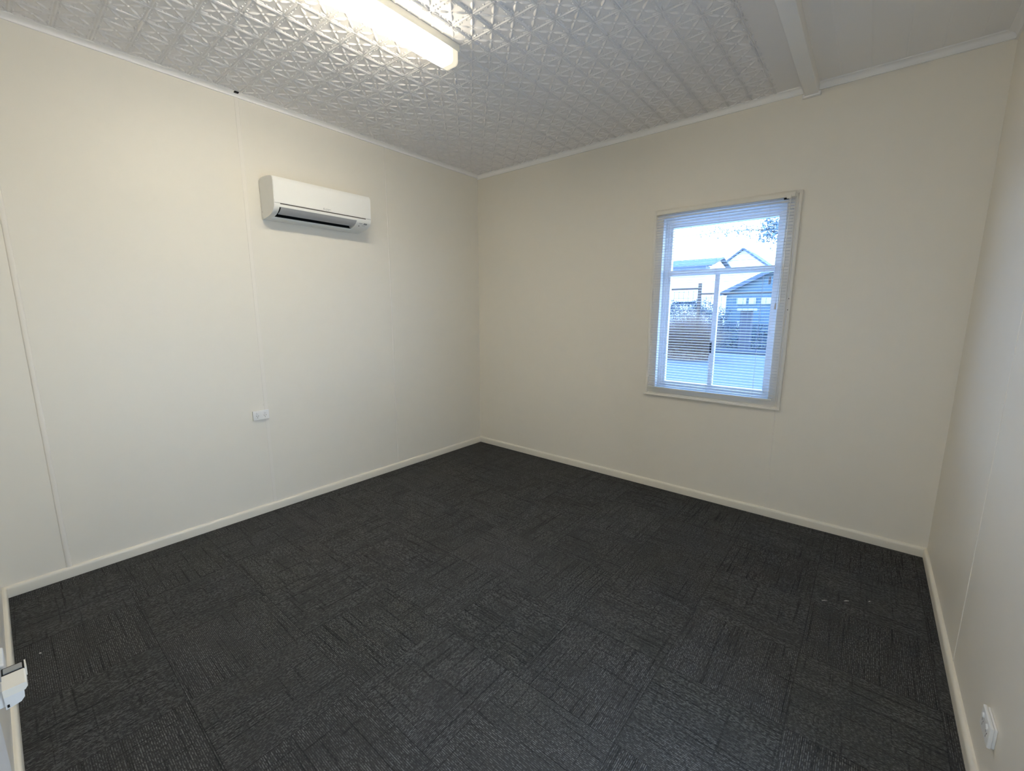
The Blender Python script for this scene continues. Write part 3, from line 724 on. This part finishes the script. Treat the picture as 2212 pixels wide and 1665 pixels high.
me = bpy.data.meshes.new('foliage'); me.from_pydata([tuple(v) for v in vs], [], fs); link('foliage', me, M_leafp, tt)
tb = MB(); tb.tube([(-1.0, 40, GZ), (-1.1, 40, 3.5), (-1.3, 40, 6.5), (-1.5, 40, 9.0)], [0.28, 0.22, 0.16, 0.05], 8)
tb.tube([(-1.2, 40, 5.8), (-2.4, 40, 7.7), (-4.2, 40, 8.5), (-6.5, 40, 8.7), (-9.3, 40, 9.1)], [0.12, 0.09, 0.05, 0.025, 0.01], 6)
tb.tube([(-2.4, 40, 7.7), (-3.3, 40, 8.8), (-4.4, 40, 9.6)], [0.06, 0.04, 0.01], 6)
tb.tube([(-5.2, 40, 8.6), (-6.2, 39.6, 9.3), (-7.3, 39.5, 9.6)], [0.03, 0.02, 0.01], 5); tb.tube([(-4.2, 40, 8.5), (-5.4, 40.3, 8.0), (-6.4, 40.3, 7.9)], [0.04, 0.02, 0.01], 5)
tb.build('trunk', M_bark, tt, sm=50)

# ---------------------------------------------------------------- light
w = bpy.data.worlds.new('world'); SC.world = w; w.use_nodes = True; nt = w.node_tree
bg = nt.nodes['Background']
tcw = N(nt, 'ShaderNodeTexCoord'); sx = N(nt, 'ShaderNodeSeparateXYZ'); nt.links.new(tcw.outputs['Generated'], sx.inputs[0])
rp = N(nt, 'ShaderNodeValToRGB'); rp.color_ramp.elements[0].position = 0.0; rp.color_ramp.elements[0].color = (0.80, 1.05, 1.45, 1)
rp.color_ramp.elements[1].position = 0.6; rp.color_ramp.elements[1].color = (0.17, 0.40, 1.0, 1)
nt.links.new(sx.outputs['Z'], rp.inputs[0]); nt.links.new(rp.outputs[0], bg.inputs['Color'])
bg.inputs['Strength'].default_value = 9.0

def area(name, loc, rot, sx_, sy_, power, col):
    l = bpy.data.lights.new(name, 'AREA'); l.shape = 'RECTANGLE'; l.size = sx_; l.size_y = sy_; l.energy = power; l.color = col
    o = bpy.data.objects.new(name, l); C.objects.link(o); o.location = loc; o.rotation_euler = rot; return o
# daylight arriving through the doorway from the hall behind the camera
area('hall_daylight', (3.62, -4.45, 1.25), (math.radians(90), 0, 0), 0.9, 1.9, 16.0, (0.62, 0.78, 1.0))
area('porch_daylight', (4.75, -2.73, 1.15), (math.radians(90), 0, math.radians(90)), 0.9, 1.9, 48.0, (0.60, 0.78, 1.0))

# ---------------------------------------------------------------- camera
cam = bpy.data.cameras.new('camera'); co = bpy.data.objects.new('camera', cam); C.objects.link(co)
cam.sensor_fit = 'HORIZONTAL'; cam.sensor_width = 36.0; cam.lens = 36.0*931.5/2212; cam.clip_start = 0.01; cam.clip_end = 300
cam.shift_y = 0.0
yaw, pit, rol = 0.68935, -0.170487, 0.00112
co.location = (3.58498, -3.73877, 1.59883)
f = Vector((-math.sin(yaw)*math.cos(pit), math.cos(yaw)*math.cos(pit), math.sin(pit)))
r = f.cross(Vector((0, 0, 1))).normalized(); u = r.cross(f)
r2 = r*math.cos(rol)+u*math.sin(rol); u2 = -r*math.sin(rol)+u*math.cos(rol)
co.matrix_world = Matrix.Translation(co.location) @ Matrix((r2, u2, -f)).transposed().to_4x4()
SC.camera = co
SC.view_settings.view_transform = 'Standard'; SC.view_settings.look = 'None'; SC.view_settings.exposure = 0.3; SC.view_settings.gamma = 1.0
SC.view_settings.use_curve_mapping = False
SC.cycles.max_bounces = 10; SC.cycles.diffuse_bounces = 8; SC.cycles.transparent_max_bounces = 16
SC.cycles.caustics_reflective = False; SC.cycles.caustics_refractive = False
